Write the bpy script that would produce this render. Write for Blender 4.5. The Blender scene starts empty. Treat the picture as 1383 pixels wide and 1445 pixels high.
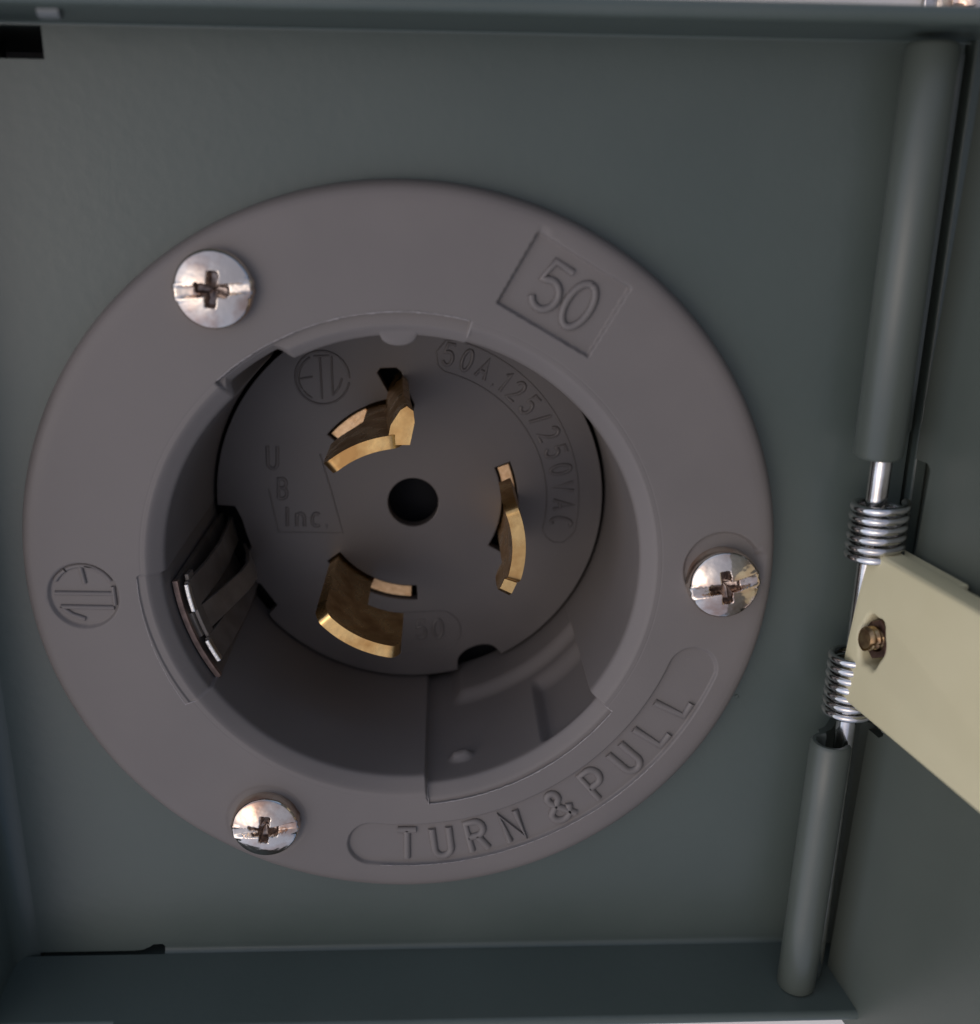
import bpy, bmesh, math, random
import numpy as np
from mathutils import Vector, Matrix, Euler
random.seed(4)
R = math.radians
S = 0.001                      # all sizes below are millimetres
scene = bpy.context.scene
COL = scene.collection

# ---------------------------------------------------------------- camera
cd = bpy.data.cameras.new('camera')
cam = bpy.data.objects.new('camera', cd); COL.objects.link(cam)
cam.location = (4.573*S, 46.142*S, 120.109*S)
cam.rotation_euler = Euler((-0.31765, -0.04271, 0.0148), 'XYZ')
cd.sensor_fit = 'HORIZONTAL'; cd.sensor_width = 36.0
cd.lens = 36.0*1476.3/1383.0
cd.clip_start = 0.002; cd.clip_end = 50
cd.dof.use_dof = True; cd.dof.focus_distance = 0.132; cd.dof.aperture_fstop = 19
scene.camera = cam

# ---------------------------------------------------------------- light
SUN_EL, SUN_AZ = 56, 190       # azimuth measured from +X, anticlockwise: lower left of the picture
w = bpy.data.worlds.new('World'); scene.world = w; w.use_nodes = True
nt = w.node_tree; bg = nt.nodes['Background']
sky = nt.nodes.new('ShaderNodeTexSky'); sky.sky_type = 'NISHITA'; sky.sun_disc = False
sky.sun_elevation = R(SUN_EL); sky.sun_rotation = R(90-SUN_AZ)
sky.air_density = 0.6; sky.dust_density = 2.2; sky.ozone_density = 1.0
nt.links.new(sky.outputs[0], bg.inputs[0]); bg.inputs[1].default_value = 0.15
sd = bpy.data.lights.new('sun', 'SUN'); sd.energy = 0.6; sd.angle = R(160); sd.color = (1.0, 0.88, 0.75)
sun = bpy.data.objects.new('sun', sd); COL.objects.link(sun)
sdir = Vector((math.cos(R(SUN_AZ))*math.cos(R(SUN_EL)), math.sin(R(SUN_AZ))*math.cos(R(SUN_EL)), math.sin(R(SUN_EL))))
sun.rotation_euler = sdir.to_track_quat('Z', 'Y').to_euler()
scene.view_settings.view_transform = 'Standard'; scene.view_settings.look = 'None'
scene.view_settings.gamma = 1; scene.view_settings.exposure = 0.0

# ---------------------------------------------------------------- materials
def mat(name, col, rough=.5, metal=0, col2=None, nscale=300, bump=0, bscale=3000, spec=.5, mixlo=.35, mixhi=.65, rough2=None, coat=0):
    m = bpy.data.materials.new(name); m.use_nodes = True
    n, l = m.node_tree.nodes, m.node_tree.links
    b = n['Principled BSDF']
    b.inputs['Base Color'].default_value = (*col, 1); b.inputs['Roughness'].default_value = rough
    b.inputs['Metallic'].default_value = metal; b.inputs['Specular IOR Level'].default_value = spec
    b.inputs['Coat Weight'].default_value = coat
    tc = n.new('ShaderNodeTexCoord')
    if col2 or rough2:
        t = n.new('ShaderNodeTexNoise'); t.inputs['Scale'].default_value = nscale; t.inputs['Detail'].default_value = 4
        l.new(tc.outputs['Object'], t.inputs['Vector'])
        mr = n.new('ShaderNodeMapRange'); mr.inputs[1].default_value = mixlo; mr.inputs[2].default_value = mixhi
        l.new(t.outputs['Fac'], mr.inputs[0])
        if col2:
            mx = n.new('ShaderNodeMix'); mx.data_type = 'RGBA'
            mx.inputs[6].default_value = (*col, 1); mx.inputs[7].default_value = (*col2, 1)
            l.new(mr.outputs[0], mx.inputs[0]); l.new(mx.outputs[2], b.inputs['Base Color'])
        if rough2:
            m2 = n.new('ShaderNodeMapRange'); m2.inputs[3].default_value = rough; m2.inputs[4].default_value = rough2
            l.new(mr.outputs[0], m2.inputs[0]); l.new(m2.outputs[0], b.inputs['Roughness'])
    if bump:
        t2 = n.new('ShaderNodeTexNoise'); t2.inputs['Scale'].default_value = bscale; t2.inputs['Detail'].default_value = 3
        l.new(tc.outputs['Object'], t2.inputs['Vector'])
        bp = n.new('ShaderNodeBump'); bp.inputs['Strength'].default_value = 1; bp.inputs['Distance'].default_value = bump*S
        l.new(t2.outputs['Fac'], bp.inputs['Height']); l.new(bp.outputs[0], b.inputs['Normal'])
    return m
PLASTIC = mat('grey_nylon', (.152, .136, .125), .50, col2=(.172, .153, .140), nscale=60, bump=.012, bscale=2500, rough2=.58)
FLASH   = mat('grey_nylon_flash', (.30, .275, .26), .5)
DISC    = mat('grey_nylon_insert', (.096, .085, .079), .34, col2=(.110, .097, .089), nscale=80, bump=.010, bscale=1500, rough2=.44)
HOUSING = mat('housing_hole_shade', (.006, .0065, .008), .8, spec=.2)  # near-black puts the deep shade of hole and slots into the colour
PAINT   = mat('grey_green_enamel', (.075, .095, .083), .33, col2=(.086, .107, .094), nscale=35, bump=.030, bscale=700, rough2=.42, spec=.5)
PAINT2  = mat('grey_green_enamel_door', (.074, .087, .073), .34, col2=(.084, .098, .082), nscale=35, bump=.016, bscale=600, rough2=.44, spec=.6)
BRASS   = mat('brass', (.84, .55, .22), .20, 1, col2=(.50, .28, .10), nscale=330, bump=.07, bscale=450, rough2=.42)
COPPER  = mat('raw_copper_edge', (.88, .60, .34), .42, 1, col2=(.72, .45, .23), nscale=1500, bump=.05, bscale=3500)
NICKEL  = mat('nickel_plate', (.80, .72, .63), .13, 1, col2=(.55, .37, .28), nscale=260, bump=.24, bscale=260, mixlo=.44, mixhi=.66)  # brown blotches in the colour stand in for reflections of unmodelled surroundings
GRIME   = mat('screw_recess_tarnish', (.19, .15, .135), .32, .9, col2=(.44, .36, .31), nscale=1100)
STEEL   = mat('spring_steel', (.72, .71, .70), .16, 1, col2=(.50, .48, .46), nscale=400, bump=.02, bscale=900)
STRAP   = mat('dull_contact_strap', (.30, .27, .235), .48, .75, col2=(.22, .19, .165), nscale=300)
SILVER  = mat('bright_contact_tip', (.85, .84, .80), .32, 1, bump=.05, bscale=3000)
CREAM   = mat('cream_plastic', (.68, .62, .40), .48, col2=(.63, .57, .355), nscale=50, bump=.03, bscale=500)
RUSTY   = mat('tarnished_thread', (.52, .38, .20), .36, 1, col2=(.24, .14, .08), nscale=700)
NUTM    = mat('brown_nut', (.22, .14, .11), .42, .85, col2=(.09, .05, .04), nscale=900)
WALLM   = mat('cream_wall_paint', (.82, .77, .69), .6, col2=(.76, .70, .62), nscale=14, bump=.4, bscale=90)

DULLCOP = mat('dull_copper_edge', (.46, .33, .27), .5, .9, col2=(.26, .19, .16), nscale=700)
# ---------------------------------------------------------------- helpers
def tag(o, label=None, cat=None, kind=None, group=None):
    for k, v in (('label', label), ('category', cat), ('kind', kind), ('group', group)):
        if v: o[k] = v
    return o
def empty(name, loc=(0, 0, 0)):
    o = bpy.data.objects.new(name, None); COL.objects.link(o); o.location = Vector(loc)*S
    o.empty_display_size = .01; return o
def link(name, me, m, parent=None, smooth=None, bevel=0, M=None, segs=3):
    o = bpy.data.objects.new(name, me); COL.objects.link(o)
    if m and not me.materials: me.materials.append(m)
    if M is not None: me.transform(M)
    me.transform(Matrix.Scale(S, 4))
    if parent:
        o.parent = parent
        if parent.type == 'EMPTY': me.transform(Matrix.Translation(-parent.location))
        elif parent.parent: me.transform(Matrix.Translation(-parent.parent.location))
    if bevel:
        b = o.modifiers.new('bevel', 'BEVEL'); b.width = bevel*S; b.segments = segs; b.limit_method = 'ANGLE'; b.angle_limit = R(35)
        b.use_clamp_overlap = True; b.harden_normals = False
    if smooth is not None or bevel:
        me.shade_smooth(); 
        try: me.set_sharp_from_angle(angle=R(smooth if smooth is not None else 40))
        except Exception: pass
    return o
def pymesh(name, v, f):
    me = bpy.data.meshes.new(name); me.from_pydata([tuple(map(float, p)) for p in v], [], f); me.update(); return me
def fixn(me):
    bm = bmesh.new(); bm.from_mesh(me); bmesh.ops.remove_doubles(bm, verts=bm.verts, dist=1e-5)
    bmesh.ops.recalc_face_normals(bm, faces=bm.faces); bm.to_mesh(me); bm.free(); return me
def arc(cx, cy, r, a0, a1, n):
    return [(cx+r*math.cos(R(a0+(a1-a0)*i/n)), cy+r*math.sin(R(a0+(a1-a0)*i/n))) for i in range(n+1)]
def plate(name, loops, z0, z1, bev=0.0, res=2):
    """flat plate with holes (first loop the outline), edges rounded"""
    cu = bpy.data.curves.new(name, 'CURVE'); cu.dimensions = '2D'; cu.fill_mode = 'BOTH'
    for lp in loops:
        sp = cu.splines.new('POLY'); sp.points.add(len(lp)-1); sp.use_cyclic_u = True
        for i, p in enumerate(lp): sp.points[i].co = (p[0], p[1], 0, 1)
    cu.extrude = (z1-z0)/2-bev; cu.bevel_depth = bev; cu.bevel_resolution = res; cu.offset = -bev
    ob = bpy.data.objects.new('tmp', cu)
    me = bpy.data.meshes.new_from_object(ob); bpy.data.objects.remove(ob); bpy.data.curves.remove(cu)
    me.transform(Matrix.Translation((0, 0, (z0+z1)/2))); me.name = name
    return fixn(me)
def flatcaps(o):
    zs = [abs(p.normal.dot(Vector(o.get('cap', (0, 0, 1))))) for p in o.data.polygons]
    for p, q in zip(o.data.polygons, zs):
        if q > .9995: p.use_smooth = False
    return o
def extrude(name, prof, a, b, axis='x', nseg=1):
    """closed profile extruded along an axis; profile given in the two other axes"""
    v, f, n = [], [], len(prof)
    for k in range(nseg+1):
        t = a+(b-a)*k/nseg
        for p in prof:
            v.append((t, p[0], p[1]) if axis == 'x' else (p[0], t, p[1]) if axis == 'y' else (p[0], p[1], t))
    for k in range(nseg):
        for i in range(n):
            j = (i+1) % n; f.append((k*n+i, k*n+j, (k+1)*n+j, (k+1)*n+i))
    f.append(tuple(range(n))); f.append(tuple(reversed(range(nseg*n, nseg*n+n))))
    return fixn(pymesh(name, v, f))
def boxm(name, x0, x1, y0, y1, z0, z1):
    return extrude(name, [(x0, y0), (x1, y0), (x1, y1), (x0, y1)], z0, z1, 'z')
def tubes(name, paths, r, res=2, cyclic=False, flat=1.0, zc=0):
    """rounded bead along polylines; flat scales it about z=zc"""
    cu = bpy.data.curves.new(name, 'CURVE'); cu.dimensions = '3D'; cu.bevel_depth = r; cu.bevel_resolution = res; cu.use_fill_caps = True
    for path in paths:
        rr = 1.0
        sp = cu.splines.new('POLY'); sp.points.add(len(path)-1); sp.use_cyclic_u = cyclic
        for i, p in enumerate(path):
            sp.points[i].co = (p[0], p[1], p[2], 1)
            sp.points[i].radius = p[3] if len(p) > 3 else rr
    ob = bpy.data.objects.new('tmp', cu)
    me = bpy.data.meshes.new_from_object(ob); bpy.data.objects.remove(ob); bpy.data.curves.remove(cu)
    if flat != 1: me.transform(Matrix.Translation((0, 0, zc)) @ Matrix.Diagonal((1, 1, flat, 1)) @ Matrix.Translation((0, 0, -zc)))
    me.name = name; return me
def merge(name, meshes, mats=None):
    v, f, mi = [], [], []
    for k, me in enumerate(meshes):
        o = len(v); v += [tuple(x.co) for x in me.vertices]
        for p in me.polygons: f.append(tuple(o+i for i in p.vertices)); mi.append(k)
    m = bpy.data.meshes.new(name); m.from_pydata(v, [], f)
    if mats:
        u = []
        for x in mats:
            if x not in u: u.append(x); m.materials.append(x)
        for p, k in zip(m.polygons, mi): p.material_index = u.index(mats[k])
    m.update(); return m
def rot2(p, a): c, s = math.cos(R(a)), math.sin(R(a)); return (p[0]*c-p[1]*s, p[0]*s+p[1]*c)

# stroke lettering (moulded text is drawn with a round cutter), unit height, baseline 0
def ell(cx, cy, rx, ry, a0, a1, n=14): return [(cx+rx*math.cos(R(a0+(a1-a0)*i/n)), cy+ry*math.sin(R(a0+(a1-a0)*i/n))) for i in range(n+1)]
GL = {
 'T': [[(-.28, 1), (.28, 1)], [(0, 1), (0, 0)]],
 'U': [[(-.26, 1)]+ell(0, .27, .26, .27, 180, 360)+[(.26, 1)]],
 'R': [[(-.25, 0), (-.25, 1), (.04, 1)]+ell(.04, .75, .22, .25, 90, -90, 8)+[(-.25, .5)], [(.02, .5), (.27, 0)]],
 'N': [[(-.26, 0), (-.26, 1), (.26, 0), (.26, 1)]],
 '&': [[(.34, .42)]+ell(-.04, .25, .29, .25, -12, -205, 12)+[(-.02, .56), (.13, .72)]+ell(-.02, .81, .16, .18, -10, 190, 10)+[(-.12, .62), (.36, 0)]],
 'P': [[(-.25, 0), (-.25, 1), (.04, 1)]+ell(.04, .73, .22, .27, 90, -90, 8)+[(-.25, .46)]],
 'L': [[(-.22, 1), (-.22, 0), (.26, 0)]],
 '5': [[(.24, 1), (-.18, 1), (-.24, .56)]+ell(0, .32, .27, .32, 120, -150, 14)],
 '0': [ell(0, .5, .26, .5, 90, 450, 22)],
 'A': [[(-.29, 0), (0, 1), (.29, 0)], [(-.18, .34), (.18, .34)]],
 '.': [[(-.03, 0), (.03, 0)]],
 '1': [[(-.16, .78), (.04, 1), (.04, 0)]],
 '2': [ell(0, .74, .25, .26, 170, -20, 10)+[(.16, .45), (-.26, 0), (.28, 0)]],
 '/': [[(-.2, -.02), (.2, 1.02)]],
 'V': [[(-.27, 1), (0, 0), (.27, 1)]],
 'C': [ell(0, .5, .28, .5, 50, 310, 18)],
 'B': [[(-.24, 0), (-.24, 1), (.02, 1)]+ell(.02, .765, .2, .235, 90, -90, 7)+[(-.24, .53)], [(.02, .53)]+ell(.02, .265, .24, .265, 90, -90, 7)+[(-.24, 0)]],
 'I': [[(0, 0), (0, 1)]],
 'n': [[(-.2, 0), (-.2, .68)], [(-.2, .42)]+ell(0, .44, .2, .24, 170, 0, 8)+[(.2, 0)]],
 'c': [ell(0, .34, .23, .34, 50, 310, 12)],
}
def glyph(ch, cx, cy, h, rot, z, sx=1.0):
    out = []
    for st in GL[ch]:
        out.append([(cx+rot2((p[0]*h*sx, p[1]*h), rot)[0], cy+rot2((p[0]*h*sx, p[1]*h), rot)[1], z) for p in st])
    return out
def polar(r, a): return (r*math.cos(R(a)), r*math.sin(R(a)))

# ---------------------------------------------------------------- setting
bpy_wall = boxm('wall', -900, 900, -900, 900, -38, -33)
tag(link('wall', bpy_wall, WALLM), kind='structure')

# ================================================================ the metal box
box = tag(empty('inlet_box'), 'grey-green painted steel inlet box, lid swung open on a spring hinge at its right', 'electrical box')
T = 3.5
PX0, PX1, PY0, PY1 = -54.0, 60.6, -56.3, 59.55
outline = [(-51.6, -57.0), (-37.8, -57.0), (-36.6, -56.85), (-35.6, -56.35), (-35.2, -56.0), (-33.9, -55.95), (-33.6, PY0), (PX1, PY0), (PX1, PY1), (-36.9, PY1), (-36.9, 56.3), (-51.6, 56.3)]
hole = arc(0, 0, 36, 0, 357, 119)
flatcaps(link('back_panel', plate('back_panel', [outline, hole], -1.4, 0), PAINT, box, smooth=30))

def wall_profile(sgn, y_in, fold, rim, th=1.6, flare=.25):
    """profile (y,z) of a wall folded up from the panel; sgn -1 bottom, +1 top"""
    pts = [(y_in+sgn*(fold*0-fold)*1.0, -1.4), (y_in-sgn*fold, 0.0)]
    c = (y_in-sgn*fold, fold)
    for i in range(1, 9):
        a = i/8*90
        pts.append((c[0]+sgn*fold*math.sin(R(a)), c[1]-fold*math.cos(R(a))))
    r = th/2
    yo = y_in+sgn*flare
    for i in range(0, 11):
        a = i/10*180
        pts.append((yo+sgn*(r-r*math.cos(R(a))), rim-r+r*math.sin(R(a))))
    pts += [(yo+sgn*th, -40), (y_in, -40), (y_in, -1.4)]
    return pts
# bottom wall: long run plus the short stepped end at the left
def lip(zr): return [(-57.15, .6), (-58.5, zr-.75)]+[(-59.25+.75*math.cos(R(a)), zr-.75+.75*math.sin(R(a))) for a in range(10, 190, 17)]+[(-59.7, -40), (-58.2, -40), (-58.2, .5)]
bw = extrude('bottom_wall', lip(12.3), -37.5, 61.0, 'x')
bwo = link('bottom_wall', bw, PAINT, box, smooth=50)
link('low_lip', extrude('low_lip', lip(11.5), -54, -37.5, 'x'), PAINT, bwo, smooth=50)
link('fold', extrude('fold', [(-57.3, -1.2), (-56.1, -1.2), (-56.1, .012)]+[(-56.45-.8*math.sin(R(a)), .81-.8*math.cos(R(a))) for a in range(0, 91, 10)]+[(-57.9, .9)], -33.6, 60.6, 'x'), PAINT, bwo, smooth=60)
# top wall
m4 = extrude('top_wall', wall_profile(1, 59.9, .35, 13.6, th=1.7, flare=-.1), -54, 66.5, 'x')
link('top_wall', m4, PAINT, box, smooth=50)
# left wall, with a soft fold from the panel
fl = 2.6
pts = [(-50.6, -1.4), (-50.6, 0)]+[(-50.6-fl*math.sin(R(a)), fl-fl*math.cos(R(a))) for a in range(10, 91, 10)]
pts += [(-53.6-0.8+.8*math.cos(R(a)), 13+.8*math.sin(R(a))) for a in range(0, 181, 20)]+[(-54.9, -40), (-53.2, -40), (-53.2, -1.4)]
link('left_wall', extrude('left_wall', pts, -58.3, 60.6, 'y'), PAINT, box, smooth=50)
link('right_wall', boxm('right_wall', 61.2, 62.8, -59.7, 61.4, -40, 1.2), PAINT, box, bevel=.3)
# weld spot on the top wall
wm = tubes('weld_spot', [[(-33.6, 59.9, 9.5), (-31.6, 59.9, 9.5)]], .9, 4)
link('weld_spot', wm, mat('bare_spot', (.16, .17, .165), .45, .2), box, smooth=60)

nib = tubes('paint_nib', [[(42.6, -18.6, .02), (42.9, -18.4, .02)]], .32, 3, flat=.45)
link('paint_nib', nib, PAINT, box, smooth=80)
# ---- hinge
HX, HZ = 54.9, 6.3
def cyl_y(name, x, z, r, y0, y1, n=32, round_=.25, ri=0):
    prof = [(0, y0), (r-round_, y0), (r-round_*.3, y0+round_*.3), (r, y0+round_), (r, y1-round_), (r-round_*.3, y1-round_*.3), (r-round_, y1), (0, y1)] if not ri else \
           [(ri, y0+3), (ri, y0), (r-round_, y0), (r, y0+round_), (r, y1-round_), (r-round_, y1), (ri, y1), (ri, y1-3)]
    v, f = [], []
    for i in range(n):
        a = 2*math.pi*i/n
        for p in prof: v.append((x+p[0]*math.cos(a), p[1], z+p[0]*math.sin(a)))
    k = len(prof)
    for i in range(n):
        j = (i+1) % n
        for q in range(k-1): f.append((i*k+q, j*k+q, j*k+q+1, i*k+q+1))
    return fixn(pymesh(name, v, f))
uk = merge('hinge_knuckle', [cyl_y('k', 54.35, HZ, 2.78, 15.4, 59.0, 40, .45, 1.5),
      extrude('leaf', [(54.4, 3.6), (56.0, 2.2), (57.4, .6), (60.6, .3), (60.6, -1.2), (56.6, -.6), (55.0, 1.4), (54.0, 2.8)], 17, 58.6, 'y')])
link('hinge_knuckle', uk, PAINT2, box, smooth=45)
link('hinge_pin', cyl_y('hinge_pin', HX, HZ, 1.22, -57.2, 58.2, 24, .2), STEEL, box, smooth=40)
def helix(x, z, rr, y0, y1, turns, n=26):
    out = []
    for i in range(int(turns*n)+1):
        t = i/(turns*n); a = 2*math.pi*turns*t
        out.append((x+rr*math.cos(a), y0+(y1-y0)*t, z+rr*math.sin(a)))
    return out
h1 = helix(55.45, 6.3, 2.95, 10.0, 2.6, 6.2)+[(58.5, 2.2, 6.5), (59.0, 1.6, 9)]
h2 = helix(55.0, 6.3, 2.85, -9.2, -17.8, 7.1)+[(57.9, -18.1, 6.5), (58.6, -18.3, 9)]
link('spring', tubes('spring', [h1], .50, 3), STEEL, box, smooth=80)
link('spring', tubes('spring', [h2], .50, 3), STEEL, box, smooth=80)

# ---- door (lid), standing almost square to the panel
PHI = 78.0
dv = Vector((math.cos(R(PHI)), 0, math.sin(R(PHI)))); nv = Vector((-math.sin(R(PHI)), 0, math.cos(R(PHI))))
lean = .027
def frame(o, lean=lean):
    yv = Vector((lean, 1, 0))
    return Matrix(((dv.x, yv.x, nv.x, o[0]), (dv.y, yv.y, nv.y, o[1]), (dv.z, yv.z, nv.z, o[2]), (0, 0, 0, 1)))
def rrect(x0, x1, y0, y1, r, n=5):
    return arc(x1-r, y1-r, r, 0, 90, n)+arc(x0+r, y1-r, r, 90, 180, n)+arc(x0+r, y0+r, r, 180, 270, n)+arc(x1-r, y0+r, r, 270, 360, n)
door_out = [(0, 14.8), (0, 59.2), (116, 59.2), (116, -62.5), (0, -62.5), (0, -20.8)]+[(2.2, -20.8), (2.9, -20.2), (2.9, 14.2), (2.2, 14.8)]
DM = frame((59.2, 0, 4.6))
door = link('door', plate('door', [door_out], -1.3, 0), PAINT2, box, smooth=30, M=DM)
# turned edges of the door (bottom, top, far side) folded away from the panel side
for y0_, y1_ in ((-63.6, -62.5), (59.2, 60.3)):
    link('door_edge', extrude('door_edge', [(0.6, -1.3), (116, -1.3), (116, -9), (0.6, -9)], y0_, y1_, 'y'), PAINT2, door, M=DM)
link('cutout_filler', boxm('cutout_filler', -5.5, 16, -26, 20, -5.2, -4.2), PAINT2, door, M=DM, bevel=.2)  # added filler plates, close off the view behind the cutout so it stays dark
link('cutout_filler', boxm('cutout_filler', 3.0, 4.0, -26, 20, -4.15, -1.35), PAINT2, door, M=DM)
# lower knuckle: sheet rolled round the pin, open at the side, leaf running to the door
def c_roll(y):
    t = (y+57)/37.0; cx, cz = 52.35+.75*t, 7.4-.6*t
    out = [(cx+2.5*math.cos(R(a)), cz+2.5*math.sin(R(a))) for a in range(28, 271, 9)]
    inn = [(cx+1.55*math.cos(R(a)), cz+1.55*math.sin(R(a))) for a in range(270, 27, -9)]
    leaf_o = [(cx+3.2, cz-2.6), (58.2+lean*y, 4.2), (59.0+lean*y, 5.0)]
    leaf_i = [(59.9+lean*y, 4.2), (58.6+lean*y, 3.2), (cx+3.2, cz-3.6)]
    return out[:-1]+[(cx, cz-2.5)], inn
ys = [-58.1, -57.8, -48, -39, -30, -21.5, -21.1]
v, f = [], []
for i, y in enumerate(ys):
    o_, i_ = c_roll(y)
    sc = 1
    ring = o_+i_
    if i in (0, len(ys)-1):
        t = (y+57)/37.0; c = (52.35+.75*t, 7.4-.6*t)
        m_ = 2.02
        ring = [(c[0]+(p[0]-c[0])*(1-.28/math.hypot(p[0]-c[0], p[1]-c[1])*(1 if math.hypot(p[0]-c[0], p[1]-c[1]) > m_ else -1)),
                 c[1]+(p[1]-c[1])*(1-.28/math.hypot(p[0]-c[0], p[1]-c[1])*(1 if math.hypot(p[0]-c[0], p[1]-c[1]) > m_ else -1))) for p in ring]
    v += [(p[0], y, p[1]) for p in ring]
n = len(c_roll(0)[0]+c_roll(0)[1]); h = n//2
for i in range(len(ys)-1):
    for k in range(n):
        j = (k+1) % n; f.append((i*n+k, i*n+j, (i+1)*n+j, (i+1)*n+k))
for i in (0, len(ys)-1):
    for k in range(h-1): f.append((i*n+k, i*n+k+1, i*n+n-2-k, i*n+n-1-k))
roll = fixn(pymesh('hinge_knuckle', v, f))
leaf = extrude('leaf', [(52.6, 4.5), (54.4, 3.3), (55.8, 1.3), (59.2, .9), (60.3, 2.2), (60.6, 5.3), (61.6, 5.3), (61.2, 1.4), (59.6, .2), (55.4, .3), (53.8, 2.6), (52.6, 3.4)], -57, -21.5, 'y')
link('hinge_knuckle', merge('hinge_knuckle', [roll, leaf]), PAINT2, box, smooth=45)

# ---- cream latch arm held by a threaded stud
AM = frame((54.15, 0, 7.6), .08)
ao = [(-1.0, 4.5), (46, 4.5), (46, -14.6), (-1.0, -14.6)]
hexh = [(3.55+2.75*math.cos(R(a+30)), -5.6+3.25*math.sin(R(a+30))) for a in range(0, 360, 60)]
hexh = [(3.55+2.35*math.cos(R(a))*(1+.06*math.cos(R(6*a))), -5.6+3.2*math.sin(R(a))*(1+.06*math.cos(R(6*a)))) for a in range(0, 360, 10)]
arm = link('latch_arm', plate('latch_arm', [ao, hexh], -3.3, 0, .6, 4), CREAM, box, smooth=40, M=AM)
link('arm_pad', boxm('arm_pad', -.6, 11.0, -14.2, 4.1, -5.0, -3.25), CREAM, arm, bevel=.3, M=AM)
# stud with threads, axis along the arm's normal
prof = [(0, 2.7), (1.15, 2.65), (1.35, 2.35)]
z = 2.15
while z > -3.2: prof += [(1.42, z), (1.42, z-.12), (1.12, z-.36), (1.12, z-.44)]; z -= .68
v, f = [], []; N = 24
for i in range(N):
    a = 2*math.pi*i/N
    for k, p in enumerate(prof): v.append((p[0]*math.cos(a), p[0]*math.sin(a), p[1]+(.68*i/N if 2 < k else 0)))
k = len(prof)
for i in range(N):
    j = (i+1) % N
    for q in range(k-1): f.append((i*k+q, i*k+q+1, j*k+q+1, j*k+q))
SM = AM @ Matrix.Translation((3.1, -5.3, -2.0))
link('threaded_stud', fixn(pymesh('threaded_stud', v, f)), RUSTY, arm, smooth=50, M=SM)
nut = plate('nut', [[(2.5*math.cos(R(a)), 2.5*math.sin(R(a))) for a in range(30, 390, 60)], [(1.45*math.cos(R(a)), 1.45*math.sin(R(a))) for a in range(0, 360, 20)]], -2.7, -.75, .15)
link('nut', nut, NUTM, arm, smooth=30, M=AM @ Matrix.Translation((3.3, -5.4, 0)))

# ================================================================ bolt on the wall above the box
bolt = tag(empty('bolt', (75.2, 68.0, -33)), 'shiny steel bolt head on the pale wall above the top right corner of the box', 'bolt')
link('washer', plate('washer', [arc(75.2, 68.2, 6.2, 0, 350, 35)], -33, -31.8, .3), STEEL, bolt, smooth=40)
bolt_prof = [(0, -26.6), (1.5, -26.7), (2.8, -27.1), (3.8, -27.8), (4.4, -28.8), (4.5, -31.7)]
v, f = [], []
for i in range(32):
    a = 2*math.pi*i/32
    for p in bolt_prof: v.append((75.2+p[0]*math.cos(a), 68.2+p[0]*math.sin(a), p[1]))
for i in range(32):
    j = (i+1) % 32
    for q in range(5): f.append((i*6+q, i*6+q+1, j*6+q+1, j*6+q))
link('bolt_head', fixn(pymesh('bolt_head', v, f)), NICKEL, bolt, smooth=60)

# ================================================================ the flanged inlet
inlet = tag(empty('power_inlet'), 'round grey plastic twist-lock power inlet with a wide flange, screwed to the box panel', 'power inlet')

# ---- flange and bore, one surface on a polar grid
NT = 1440
th = np.linspace(0, 2*np.pi, NT, endpoint=False); deg = np.degrees(th); deg = np.where(deg > 180, deg-360, deg)
def ss(x, a, b):
    t = np.clip((x-a)/(b-a), 0, 1); return t*t*(3-2*t)
def zone(a0, a1, w=.25):
    d = deg if a0 > -180 and a1 < 180 else np.where(deg < 0, deg+360, deg)
    if a0 > 180 or a1 > 180: d = np.where(deg < 0, deg+360, deg)
    return ss(d, a0-w, a0+w)*(1-ss(d, a1-w, a1+w))
zwall = list(np.arange(1.4, -28.3, -.4)); NW = len(zwall)
def seg(pts, counts):
    out = [pts[0]]
    for (a, b), c in zip(zip(pts[:-1], pts[1:]), counts):
        for i in range(1, c+1): out.append((a[0]+(b[0]-a[0])*i/c, a[1]+(b[1]-a[1])*i/c))
    return out
def roundc(r1, z1, r0, z0, n): # quarter ellipse from (r1,z1) flat to (r0,z0) vertical
    k = [(0, 0), (.06, .012), (.15, .05), (.30, .15), (.50, .31), (.70, .47), (.84, .585), (.93, .68), (.98, .80), (1, 1)]
    return [(r1+(r0-r1)*a, z1+(z0-z1)*b) for a, b in k]
def inner(Rout, zl, Rr, zr, Rw, step=True):
    p = seg([(32.2, T), (Rout+.06, T)], [8])
    p += [(Rout, T-.02), (Rout-.06, zl)]
    p += seg([(Rout-.06, zl), (Rr, zl-(.0))], [5])[1:]
    p += roundc(Rr, zl, Rw, zr, 10)
    p += [(Rw, z) for z in zwall]
    return np.array(p)
base = inner(31.0, T-.001, 30.5, 1.5, 28.44)
za = inner(31.05, T-.75, 29.6, 1.6, 28.25)
za2 = inner(31.05, T-.75, 30.75, 1.6, 30.0)
zb = inner(31.55, T-.18, 30.6, 1.5, 28.9)
zc = inner(31.95, T-.30, 31.5, 1.5, 29.7)
wa, wa2 = zone(75.5, 132.0), zone(116.5, 131.2, 1.4)
wb, wc = zone(180.2, 212.8), zone(-85.2, -35.6)
prof = np.repeat(base[None], NT, 0)
def blend(p, q, w_): return p+(q[None]-p)*w_[:, None, None]
prof = blend(prof, za, wa); prof = blend(prof, za2, wa2*.999); prof = blend(prof, zb, wb); prof = blend(prof, zc, wc)
RR, ZZ = prof[..., 0], prof[..., 1]
# recessed strap bay on the left
wallmask = (np.arange(prof.shape[1]) >= prof.shape[1]-NW-6)[None, :]
D = deg[:, None]
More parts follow.
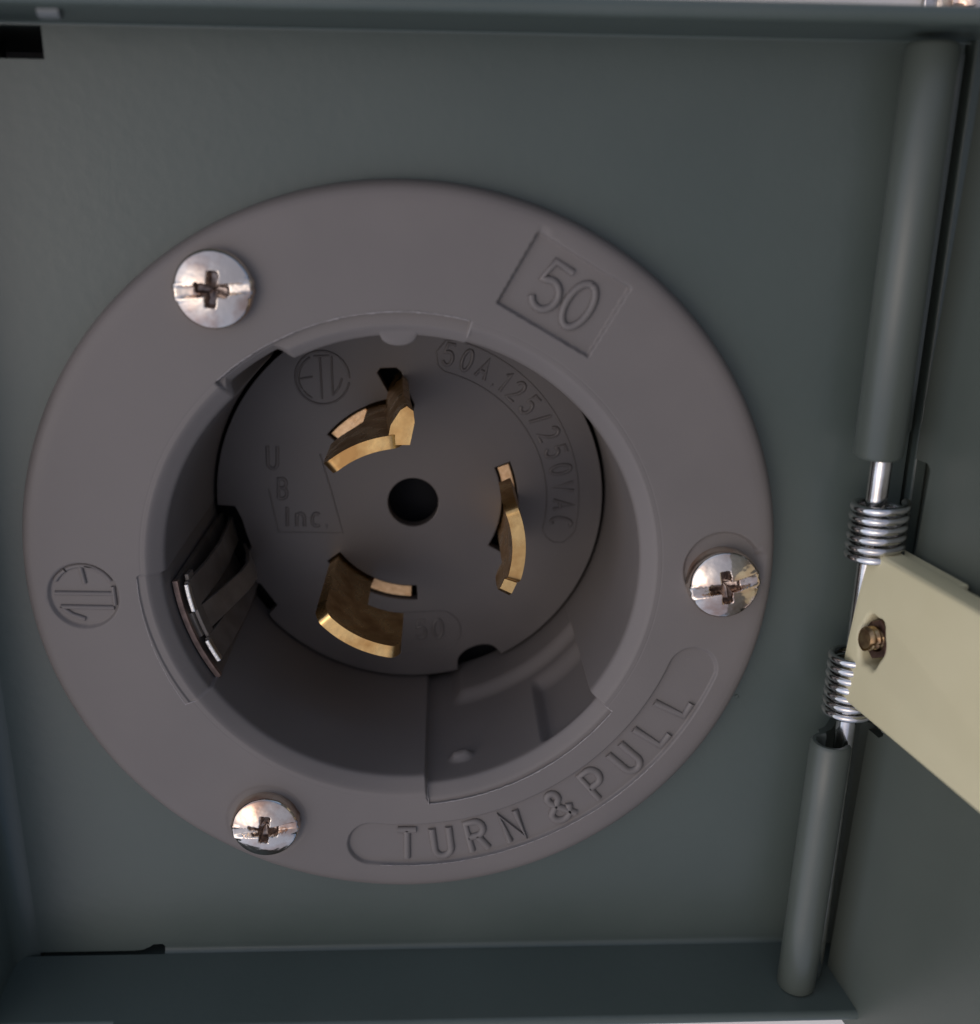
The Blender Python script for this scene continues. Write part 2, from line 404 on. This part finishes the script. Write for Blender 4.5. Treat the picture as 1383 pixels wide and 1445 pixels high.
# key at the lower right: ledge low in the wall, deeper pocket at the right, small pip
inC = zone(-85.2, -35.6)[:, None]
ledge = ss(-ZZ, 17.0, 19.6)*zone(-76.5, -34, 2.2)[:, None]
ledge2 = ss(-ZZ, 26.0, 27.0)
RR = RR - wallmask*inC*1.25*ledge
pocket = ss(-ZZ, -1.8, -.2)*(1-ss(-ZZ, 12.6, 16.0))*zone(-53.5, -36.8, 1.3)[:, None]
RR = RR + wallmask*1.25*pocket
dx = (D+76.1)*.517; dz = ZZ+2.9
pip = (1-ss(np.hypot(np.abs(dx)*.62, dz), .45, 1.25))
RR = RR - wallmask*pip*1.0
# half round tab at the top of the bore
tab = np.clip(1-((D-90.8)*.5/2.1)**2, 0, 1)**.5
tabm = (np.arange(prof.shape[1]) >= prof.shape[1]-NW-4)[None, :]
RR = RR - tabm*tab*1.25*(1-ss(-ZZ, 1.5, 2.5))
# outer rim rows and flat rows
outer = [(45.0, -.02), (45.0, .8), (44.97, 1.6), (44.88, 2.2), (44.7, 2.7), (44.42, 3.08), (44.05, 3.32), (43.5, 3.46), (42.6, 3.495)]
flat = [(r, T) for r in np.arange(42.3, 32.25, -.14)]
op = np.array(outer+flat); OP = np.repeat(op[None], NT, 0)
RR = np.concatenate([OP[..., 0], RR], 1); ZZ = np.concatenate([OP[..., 1], ZZ], 1)
X = RR*np.cos(th)[:, None]; Y = RR*np.sin(th)[:, None]
top = (ZZ > T-.25) & (RR > 30.6)
def carve(sd, depth, wd=.16):
    """sd: signed distance, negative inside"""
    global ZZ
    ZZ = ZZ - np.where(top, depth*(1-ss(sd, -wd, wd*.2)), 0)
# 50 plaque
ux, uy = np.array([10.43, -5.97]), np.array([4.04, 7.79])
cx0 = np.array([17.9, 32.97]); ux /= np.linalg.norm(ux); uy = np.array([-ux[1], ux[0]])
lx = (X-cx0[0])*ux[0]+(Y-cx0[1])*ux[1]; ly = (X-cx0[0])*uy[0]+(Y-cx0[1])*uy[1]
carve(np.maximum(np.abs(lx)-6.0, np.abs(ly)-4.45), .62)
# curved slot for the words
rc, hw = 38.0, 3.12
ang = np.degrees(np.arctan2(Y, X)); mid = -58.5; half = 38.5
da = np.clip(ang-mid, -half, half)
px_, py_ = rc*np.cos(np.radians(mid+da)), rc*np.sin(np.radians(mid+da))
carve(np.hypot(X-px_, Y-py_)-hw, .5)
# listing mark
carve(np.hypot(X+37.95, Y+2.68)-4.15, .45)
# screw seats
SCREWS = [(-20.08, 33.38, 4), (38.38, -.9, 14), (-18.0, -33.99, 6)]
for sx_, sy_, _ in SCREWS: carve(np.hypot(X-sx_, Y-sy_)-2.0, 1.0)
carve(np.hypot(X-38.35, Y-.55)-4.75, .6, .25)
carve(np.hypot(X+18.0, Y+33.99)-5.2, .07, .3)
# very slight waviness of the moulding
ZZ = ZZ + np.where(RR > 28, .018*np.sin(X*.35+1)*np.sin(Y*.31+2), 0)
nr = RR.shape[1]
V = np.stack([X, Y, ZZ], -1).reshape(-1, 3)
ii = np.arange(NT)[:, None]; jj = np.arange(nr-1)[None, :]; i2 = (ii+1) % NT
F = np.stack([ii*nr+jj, ii*nr+jj+1, i2*nr+jj+1, i2*nr+jj], -1).reshape(-1, 4)
fm = bpy.data.meshes.new('flange')
fm.vertices.add(len(V)); fm.vertices.foreach_set('co', V.astype(np.float32).ravel())
fm.loops.add(F.size); fm.loops.foreach_set('vertex_index', F[:, ::-1].astype(np.int32).ravel())
fm.polygons.add(len(F)); fm.polygons.foreach_set('loop_start', (np.arange(len(F))*4).astype(np.int32)); fm.polygons.foreach_set('loop_total', np.full(len(F), 4, np.int32))
fm.update(calc_edges=True); fm.validate()
if sum(p.normal.z for p in list(fm.polygons)[40:60]) < 0: fm.flip_normals()
flange = link('flange', fm, PLASTIC, inlet, smooth=75)

# thin mould flash along the insert lines
def jit(path, r=.075, amp=.35):
    out = []
    for i, p in enumerate(path):
        k = 1+amp*(random.random()*2-1)
        if random.random() < .05: k *= 1.6
        out.append((p[0]+random.uniform(-.03, .03), p[1]+random.uniform(-.03, .03), p[2], k))
    return out
def parc(r, a0, a1, z, n): return [(*polar(r, a0+(a1-a0)*i/n), z) for i in range(n+1)]
fl1 = jit([(*polar(31.95, -36.0-(48.7)*i/90), T-.02) for i in range(91)])
fl1b = jit([(*polar(29.72, -35.6), z) for z in np.arange(1.0, -15, -.7)]+[])
fl1c = jit([(*polar(29.66, -85.2), z) for z in np.arange(1.2, -22, -.8)], amp=.5)
fl1d = jit([(*polar(r_, -35.6), zz_) for r_, zz_ in [(31.95, T-.05), (31.2, T-.15), (30.4, 2.8), (29.9, 1.9), (29.72, 1.0)]])
fl1e = jit([(*polar(r_, -85.0), zz_) for r_, zz_ in [(31.95, T-.02), (31.2, T-.15), (30.4, 2.8), (29.9, 1.9), (29.66, 1.2)]])
fl2 = jit([(*polar(31.55+.5*i/60, 181+(31.5)*i/60), T-.02) for i in range(61)], amp=.4)
fl2b = jit([(*polar(r_, a_), zz_) for r_, a_, zz_ in [(32.05, 212.3, T-.02), (30.6, 213.0, T-.1), (29.6, 213.2, 2.5), (28.8, 213.2, 1.4), (28.6, 212.8, -1)]])
fl3 = jit([(*polar(31.05, 76+55.5*i/90), T-.0) for i in range(91)], amp=.5)
fl3b = jit([(*polar(r_, 75.4), zz_) for r_, zz_ in [(31.05, T), (30.4, T-.05), (29.6, T-.3), (29.0, 2.4), (28.5, 1.6)]])
fl4 = jit([(*polar(41.12, -95+56*i/120), T-.0) for i in range(121)], amp=.6)
for p_, r_ in [(q_, .075) for q_ in (fl1, fl1b, fl1d, fl3, fl3b, fl2b)]+[(q_, .05) for q_ in (fl1c, fl1e, fl2, fl4)]:
    link('mould_flash', tubes('mould_flash', [p_], r_, 1), FLASH, flange, smooth=60)

# raised lettering on the flange
zf = T-.5
strokes = []
for ch, a in zip('TURN&PULL', [-90.1, -83.2, -76.3, -68.9, -59.0, -50.2, -42.4, -35.0, -27.8]):
    h_ = 4.3; p = polar(38.0+h_*.5 if False else 38.05, a)
    rot = a+90
    o = rot2((0, -h_/2), rot); strokes += glyph(ch, p[0]+o[0], p[1]+o[1], h_, rot, zf+.02, .98)
link('lettering', tubes('lettering', strokes, .50, 3, flat=.85, zc=zf), PLASTIC, flange, smooth=80)
strokes = []
rot = math.degrees(math.atan2(ux[1], ux[0]))
for ch, k in (('5', -2.0), ('0', 2.0)):
    h_ = 5.3; o = rot2((k, -h_/2-.1), rot)
    strokes += glyph(ch, cx0[0]+o[0]*.93, cx0[1]+o[1], h_, rot-2, T-.60, 1.02)
link('lettering', tubes('lettering', strokes, .46, 3, flat=1.05, zc=T-.62), PLASTIC, flange, smooth=80)
def etl(cx, cy, r, rot, z):
    """round mark with the three linked letters"""
    k = r/4.1
    st = [[(a*k, b*k) for a, b in ell(0, 0, 3.75, 3.75, 62, 118, 10)],
          [(a*k, b*k) for a, b in ell(0, 0, 3.7, 3.7, 28, 84, 12)],
          [(a*k, b*k) for a, b in ell(0, 0, 3.7, 3.7, 122, 150, 6)],
          [(-.1*k, 3.6*k), (.2*k, 1.5*k)],
          [(-3.4*k, .25*k), (3.4*k, .15*k)], [(3.45*k, 1.1*k), (3.5*k, -1.3*k)],
          [(-2.9*k, -1.5*k), (3.35*k, -1.65*k)], [(-2.9*k, -1.5*k), (-1.7*k, -2.5*k), (-.2*k, -3.1*k)]]
    return [[(cx+rot2(p, rot)[0], cy+rot2(p, rot)[1], z) for p in s_] for s_ in st]
link('listing_mark', tubes('listing_mark', etl(-37.95, -2.68, 4.1, 0, T-.43), .29, 3, flat=1.1, zc=T-.45), PLASTIC, flange, smooth=80)

# ---- housing behind the insert, coloured near-black for the shade in its openings
hv = extrude('housing', arc(0, 0, 31.6, 0, 354, 59), -32.8, -30.5, 'z')
ring = plate('housing', [arc(0, 0, 34.5, 0, 355, 71), arc(0, 0, 31.3, 0, 355, 71)], -32.7, -1.5)
link('housing', merge('housing', [hv, ring]), HOUSING, inlet, smooth=30)

# ---- insert disc
DZ = -25.0; RD = 27.9
def disc_outline():
    o = []
    a = -60.9
    # clockwise positions handled as one anticlockwise walk starting after the bottom notch
    for i in range(0, 80):
        o.append(polar(RD, a+(138.0+60.9-22)*i/79 if False else a+(181.0-a)*i/79))
    # notch at the contact straps 181..197
    o += [polar(27.0, 181.2), polar(25.4, 181.6), polar(24.7, 186), polar(24.5, 191), polar(24.4, 196.5), polar(25.6, 198.5), polar(26.2, 201), polar(26.2, 209)]
    o += [polar(25.8, 209.5), polar(25.7, 214), polar(25.8, 218.8), polar(27.7, 219.4)]
    b0 = 219.8; b1 = 360-75.6
    for i in range(1, 40): o.append(polar(RD, b0+(b1-b0)*i/39))
    c = polar(28.6, -68.6)
    pts = []
    for i in range(0, 15):
        t = 174+(i/14)*-180
        q = rot2((3.05*math.cos(R(t)), -3.05*math.sin(R(t))), 0)
    e0 = polar(RD, -75.6); e1 = polar(RD, -60.9)
    mid_ = ((e0[0]+e1[0])/2, (e0[1]+e1[1])/2); hx = (e1[0]-mid_[0], e1[1]-mid_[1]); hl = math.hypot(*hx)
    u_ = (hx[0]/hl, hx[1]/hl); n_ = (-u_[1], u_[0])
    for i in range(1, 14):
        t = R(180-180*i/14); d_ = 2.75
        pts.append((mid_[0]+u_[0]*hl*.93*math.cos(t)+n_[0]*d_*math.sin(t)**.7, mid_[1]+u_[1]*hl*.93*math.cos(t)+n_[1]*d_*math.sin(t)**.7))
    return o+pts
def arcslot(r0, r1, a0, a1, n=14): return arc(0, 0, r1, a0, a1, n)+arc(0, 0, r0, a1, a0, n)
slotA = arc(0, 0, 15.45, 96.5, 139.5, 12)[::-1]
slotA = arc(0, 0, 15.45, 139.5, 99.5, 12)+[(-4.55, 18.9), (-4.1, 19.5), (-1.9, 19.6), (-1.2, 19.0), (-.45, 16.6), (.55, 14.4), (.35, 13.45)]+arc(0, 0, 13.2, 88, 140, 14)
slotB = arcslot(13.15, 15.5, -30.5, 23.2)
slotC = arcslot(13.1, 15.35, 216.5, 273.0)
chole = arc(.28, -.06, 3.65, 0, 350, 35)
disc = flatcaps(link('insert_disc', plate('insert_disc', [disc_outline(), chole, slotA, slotB, slotC], DZ-2.2, DZ, .14, 2), DISC, inlet, smooth=50))
# faint moulded characters on the disc
st = []
for ch, a in zip('50A.125/250VAC', [75.9, 69.0, 62.1, 56.3, 52.9, 47.6, 40.6, 34.0, 27.4, 20.3, 13.0, 6.0, -1.0, -8.0]):
    p = polar(20.7, a); st += glyph(ch, p[0], p[1], 3.0, a-90, DZ+.03, .82)
link('lettering', tubes('lettering', st, .25, 2, flat=.7, zc=DZ), DISC, disc, smooth=80)
gr = [parc(19.7, 76, -12, DZ+.02, 60)+[(*polar(20.4, -15.2), DZ+.02), (*polar(21.8, -16.6), DZ+.02), (*polar(23.3, -15.6), DZ+.02), (*polar(24.2, -12), DZ+.02)]+parc(24.4, -11, 74, DZ+.02, 60)+[(*polar(24.0, 78), DZ+.02), (*polar(22.2, 80.5), DZ+.02), (*polar(20.4, 79), DZ+.02), (*polar(19.7, 76), DZ+.02)]]
gr += [[(-20.4, 1.95, DZ), (-19.9, -1.2, DZ), (-19.3, -4.6, DZ), (-10.0, -4.75, DZ), (-11.3, .9, DZ), (-12.9, 7.2, DZ)]]
gr += [[(*p, DZ) for p in arc(4.1, -20.4, 3.2, -90, 90, 14)]+[(-3.8, -17.6, DZ), ]]
gr += [[(4.1, -23.6, DZ), (-2.6, -24.0, DZ)]]
link('moulded_line', tubes('moulded_line', gr, .11, 2, flat=.9, zc=DZ), DISC, disc, smooth=80)
st = glyph('U', -19.7, 5.0, 3.3, -2, DZ+.02, .8)+glyph('B', -18.5, .5, 3.0, -2, DZ+.02, .8)
for ch, x_ in (('I', -18.0), ('n', -16.1), ('c', -13.8), ('.', -12.3)): st += glyph(ch, x_, -3.7, 2.9, -2, DZ+.02, .95)
st += glyph('5', 1.3, -21.7, 3.0, 0, DZ+.02, .9)+glyph('0', 3.9, -21.6, 3.0, 0, DZ+.02, .9)
link('lettering', tubes('lettering', st, .25, 2, flat=.6, zc=DZ), DISC, disc, smooth=80)
em = etl(-12.2, 18.15, 3.6, 92, DZ+.02)+[[(*p, DZ+.02) for p in arc(-12.2, 18.15, 3.75, 0, 350, 36)]]
link('listing_mark', tubes('listing_mark', em, .15, 2, flat=.9, zc=DZ), DISC, disc, smooth=80)

# ---- brass blades
def blade_cols(cols, r0, r1, name):
    """cols: (angle, z_low, z_high); one closed solid between two radii"""
    v, f = [], []
    for a, zl, zh in cols:
        for r_, z_ in ((r0, zl), (r1, zl), (r1, zh), (r0, zh)): v.append((*polar(r_, a), z_))
    n = len(cols)
    for i in range(n-1):
        for k in range(4): f.append((i*4+k, i*4+(k+1) % 4, i*4+4+(k+1) % 4, i*4+4+k))
    f.append((0, 1, 2, 3)); f.append((n*4-1, n*4-2, n*4-3, n*4-4))
    bm = bmesh.new(); me = pymesh(name, v, f); bm.from_mesh(me)
    bmesh.ops.recalc_face_normals(bm, faces=bm.faces); bm.to_mesh(me); bm.free(); return me
def dome(cols, n=3, d=1.6):
    """round the tip over the first and last few degrees"""
    a0, a1 = cols[0][0], cols[-1][0]; lo, hi = min(a0, a1), max(a0, a1); w = 5.5; out = []
    for a, zl, zh in cols:
        t = min(1, min(a-lo, hi-a)/w); out.append((a, zl, zh-d*(1-t)**2.2))
    return out
def rng(a, b, zl, zh, n): return [(a+(b-a)*i/n, zl, zh) for i in range(n+1)]
ZT = -4.6
cC = dome(rng(217.4, 244.0, -28.9, ZT, 24)+rng(244.05, 266.2, -15.5, ZT, 22))
bC = link('brass_blade', blade_cols(cC, 13.4, 15.1, 'brass_blade'), BRASS, inlet, bevel=.30, smooth=40)
link('blade_shoulder', blade_cols(rng(245, 269.8, -28.9, -25.7, 8), 13.35, 15.1, 'blade_shoulder'), COPPER, bC, bevel=.12)
cB = [(-29.2, -11.6, -9.0), (-28.4, -12.4, -7.2), (-26.0, -13.0, -6.4), (-20.4, -12.6, -6.4), (-19.8, -27.5, -6.4)]+dome(rng(-19.7, 4.5, -28.9, ZT, 22)+rng(4.55, 25.4, -15.5, ZT, 20), d=2.2)
bB = link('brass_blade', blade_cols(cB, 13.45, 15.15, 'brass_blade'), BRASS, inlet, bevel=.30, smooth=40)
link('blade_shoulder', blade_cols(rng(5.6, 22.0, -28.9, -25.7, 6), 13.4, 15.2, 'blade_shoulder'), COPPER, bB, bevel=.12)
cA = dome(rng(92.0, 113.5, -28.9, ZT, 18)+rng(113.55, 132.8, -15.5, ZT, 18), d=1.4)
mA = blade_cols(cA, 13.4, 15.1, 'brass_blade')
lp_ = [(-2.3, 13.75), (.55, 13.75), (1.15, 16.6), (1.0, 17.9), (.2, 18.5), (-.6, 18.0), (-1.75, 16.3)]
v = []
for z_, dx_, dy_ in ((-28.7, -1.5, .1), (-12, -.6, 0), (ZT-.25, 0, 0)):
    for i, p in enumerate(lp_): v.append((p[0]+dx_, p[1]+dy_, z_-(.5 if z_ > -6 and p[1] > 17.5 else 0)))
n = len(lp_); f = [tuple(range(n)), tuple(range(3*n-1, 2*n-1, -1))]
for k in range(2):
    for i in range(n): f.append((k*n+i, k*n+(i+1) % n, (k+1)*n+(i+1) % n, (k+1)*n+i))
legA = fixn(pymesh('leg', v, f))
bA = link('brass_blade', merge('brass_blade', [mA, legA]), BRASS, inlet, bevel=.30, smooth=40)
bA['label'] = 'brass blade with a hooked end turned outwards'
link('blade_shoulder', blade_cols(rng(114.6, 138.5, -28.9, -25.7, 8), 13.4, 15.1, 'blade_shoulder'), COPPER, bA, bevel=.12)

# ---- grounding contact at the left of the bore
def strap_arc(a0, a1, path, thk, n=8):
    """sheet strip: path of (R, z) from front to back, swept between two angles"""
    v, f = [], []; m_ = len(path)
    ring = [(r_-thk/2, z_) for r_, z_ in path]+[(r_+thk/2, z_) for r_, z_ in reversed(path)]
    k = len(ring)
    for i in range(n+1):
        a = a0+(a1-a0)*i/n
        for r_, z_ in ring: v.append((*polar(r_, a), z_))
    for i in range(n):
        for q in range(k): f.append((i*k+q, i*k+(q+1) % k, (i+1)*k+(q+1) % k, (i+1)*k+q))
    for q in range(m_-1):
        f.append((q, q+1, k-2-q, k-1-q)); b = n*k; f.append((b+q, b+q+1, b+k-2-q, b+k-1-q))
    return fixn(pymesh('strap', v, f))
clip = link('grounding_contact', strap_arc(185.2, 213.0, [(28.35, -1.2), (28.3, -10), (28.1, -27.5)], .55, 14), STRAP, inlet, smooth=40)
link('copper_edge', strap_arc(185.0, 213.2, [(28.33, -.55), (28.33, -1.25)], .62, 14), DULLCOP, clip, smooth=40)
for a0, a1 in ((186.2, 194.4), (202.8, 209.8)):
    link('spring_strap', strap_arc(a0, a1, [(27.3, -1.6), (26.9, -4), (26.3, -9), (26.0, -16), (26.3, -22), (26.6, -27)], .5, 6), STRAP, clip, bevel=.1)
    link('contact_tip', strap_arc(a0+.1, a1-.1, [(27.15, -.75), (27.05, -1.65)], .6, 8), SILVER, clip, bevel=.15)
link('spring_strap', strap_arc(195.2, 202.2, [(28.0, -1.9), (27.0, -4.5), (25.2, -9), (23.6, -13.5), (23.2, -17), (24.0, -21), (25.5, -26)], .5, 6), STRAP, clip, bevel=.1)
link('cross_bridge', strap_arc(184.6, 203, [(27.3, -2.2), (27.1, -4.0)], .5, 10), STRAP, clip, bevel=.1)

# ---- screws with combination slot and cross recess
def screw(cx, cy, rot, seed):
    rnd = random.Random(seed)
    n, m_ = 128, 60; Rh = 4.28
    t_ = np.linspace(0, 2*np.pi, n, endpoint=False)[:, None]; q = (np.linspace(0, 1, m_)**.9)[None, :]
    a = t_-math.radians(rot)
    a_s = np.abs(np.sin(a))
    ear = np.clip(1-((a_s-.12)/.10)**2, 0, 1)*1.0
    side = np.cos(a)
    Rm_ = Rh+.16*ear*(q > .93)
    rr = q*Rm_
    x = rr*np.cos(a); y = rr*np.sin(a)
    z = 1.45+1.12*(1-(rr/Rh)**2)-.3*np.clip((q-.93)/.07, 0, 1)**2
    slot = 1-ss(np.abs(y), .42, .66)
    depth_s = .75+.0*x
    z1 = z.copy()
    floor_s = 1.5+.1*np.abs(x)/4
    z = z*(1-slot)+np.minimum(z, floor_s)*slot
    lip = np.clip(1-((np.abs(y)-.82)/.22)**2, 0, 1)*np.clip((np.abs(x)-2.9)/1.2, 0, 1)
    z = z+.22*lip
    cw = math.radians(rnd.uniform(4, 13)); xr, yr = x*math.cos(cw)-y*math.sin(cw), x*math.sin(cw)+y*math.cos(cw)
    la, lb, lc, ld = [rnd.uniform(1.7, 2.25) for _ in range(4)]
    wob = .05*np.sin(9*x+seed)*np.cos(7*y)
    arm1 = (1-ss(np.abs(xr)+wob, .32, .66))*(1-ss(yr, la-.35, la))*(1-ss(-yr, lb-.35, lb))
    arm2 = (1-ss(np.abs(yr)+wob, .30, .66))*(1-ss(xr, lc-.35, lc))*(1-ss(-xr, ld-.35, ld))
    cr = np.maximum(arm1, arm2); fl_ = .35+.75*np.hypot(x, y)/2+.12*np.cos(3*a+seed)
    z = z*(1-cr)+np.minimum(z, fl_)*cr
    xy = np.stack([rr*np.cos(t_), rr*np.sin(t_)], -1)
    vs = np.concatenate([xy, z[..., None]], -1).reshape(-1, 3)
    idx = lambda i, j: (i % n)*m_+j
    f = [(idx(i, j), idx(i, j+1), idx(i+1, j+1), idx(i+1, j)) for i in range(n) for j in range(m_-1)]
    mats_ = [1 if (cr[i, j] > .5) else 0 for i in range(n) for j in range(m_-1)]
    base_ = len(vs); low = []
    for i in range(n): low.append((*(xy[i, -1]*.985), -.9))
    vs = np.concatenate([vs, np.array(low)])
    f += [(idx(i, m_-1), base_+i, base_+(i+1) % n, idx(i+1, m_-1)) for i in range(n)]; mats_ += [0]*n
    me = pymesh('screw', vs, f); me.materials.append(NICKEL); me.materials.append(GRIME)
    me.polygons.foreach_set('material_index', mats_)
    M = Matrix.Translation((cx, cy, T+.08-(.0))) @ Euler((R(rnd.uniform(-1.5, 1.5)), R(rnd.uniform(-1.5, 1.5)), 0)).to_matrix().to_4x4()
    return link('flange_screw', me, None, inlet, smooth=60, M=M)
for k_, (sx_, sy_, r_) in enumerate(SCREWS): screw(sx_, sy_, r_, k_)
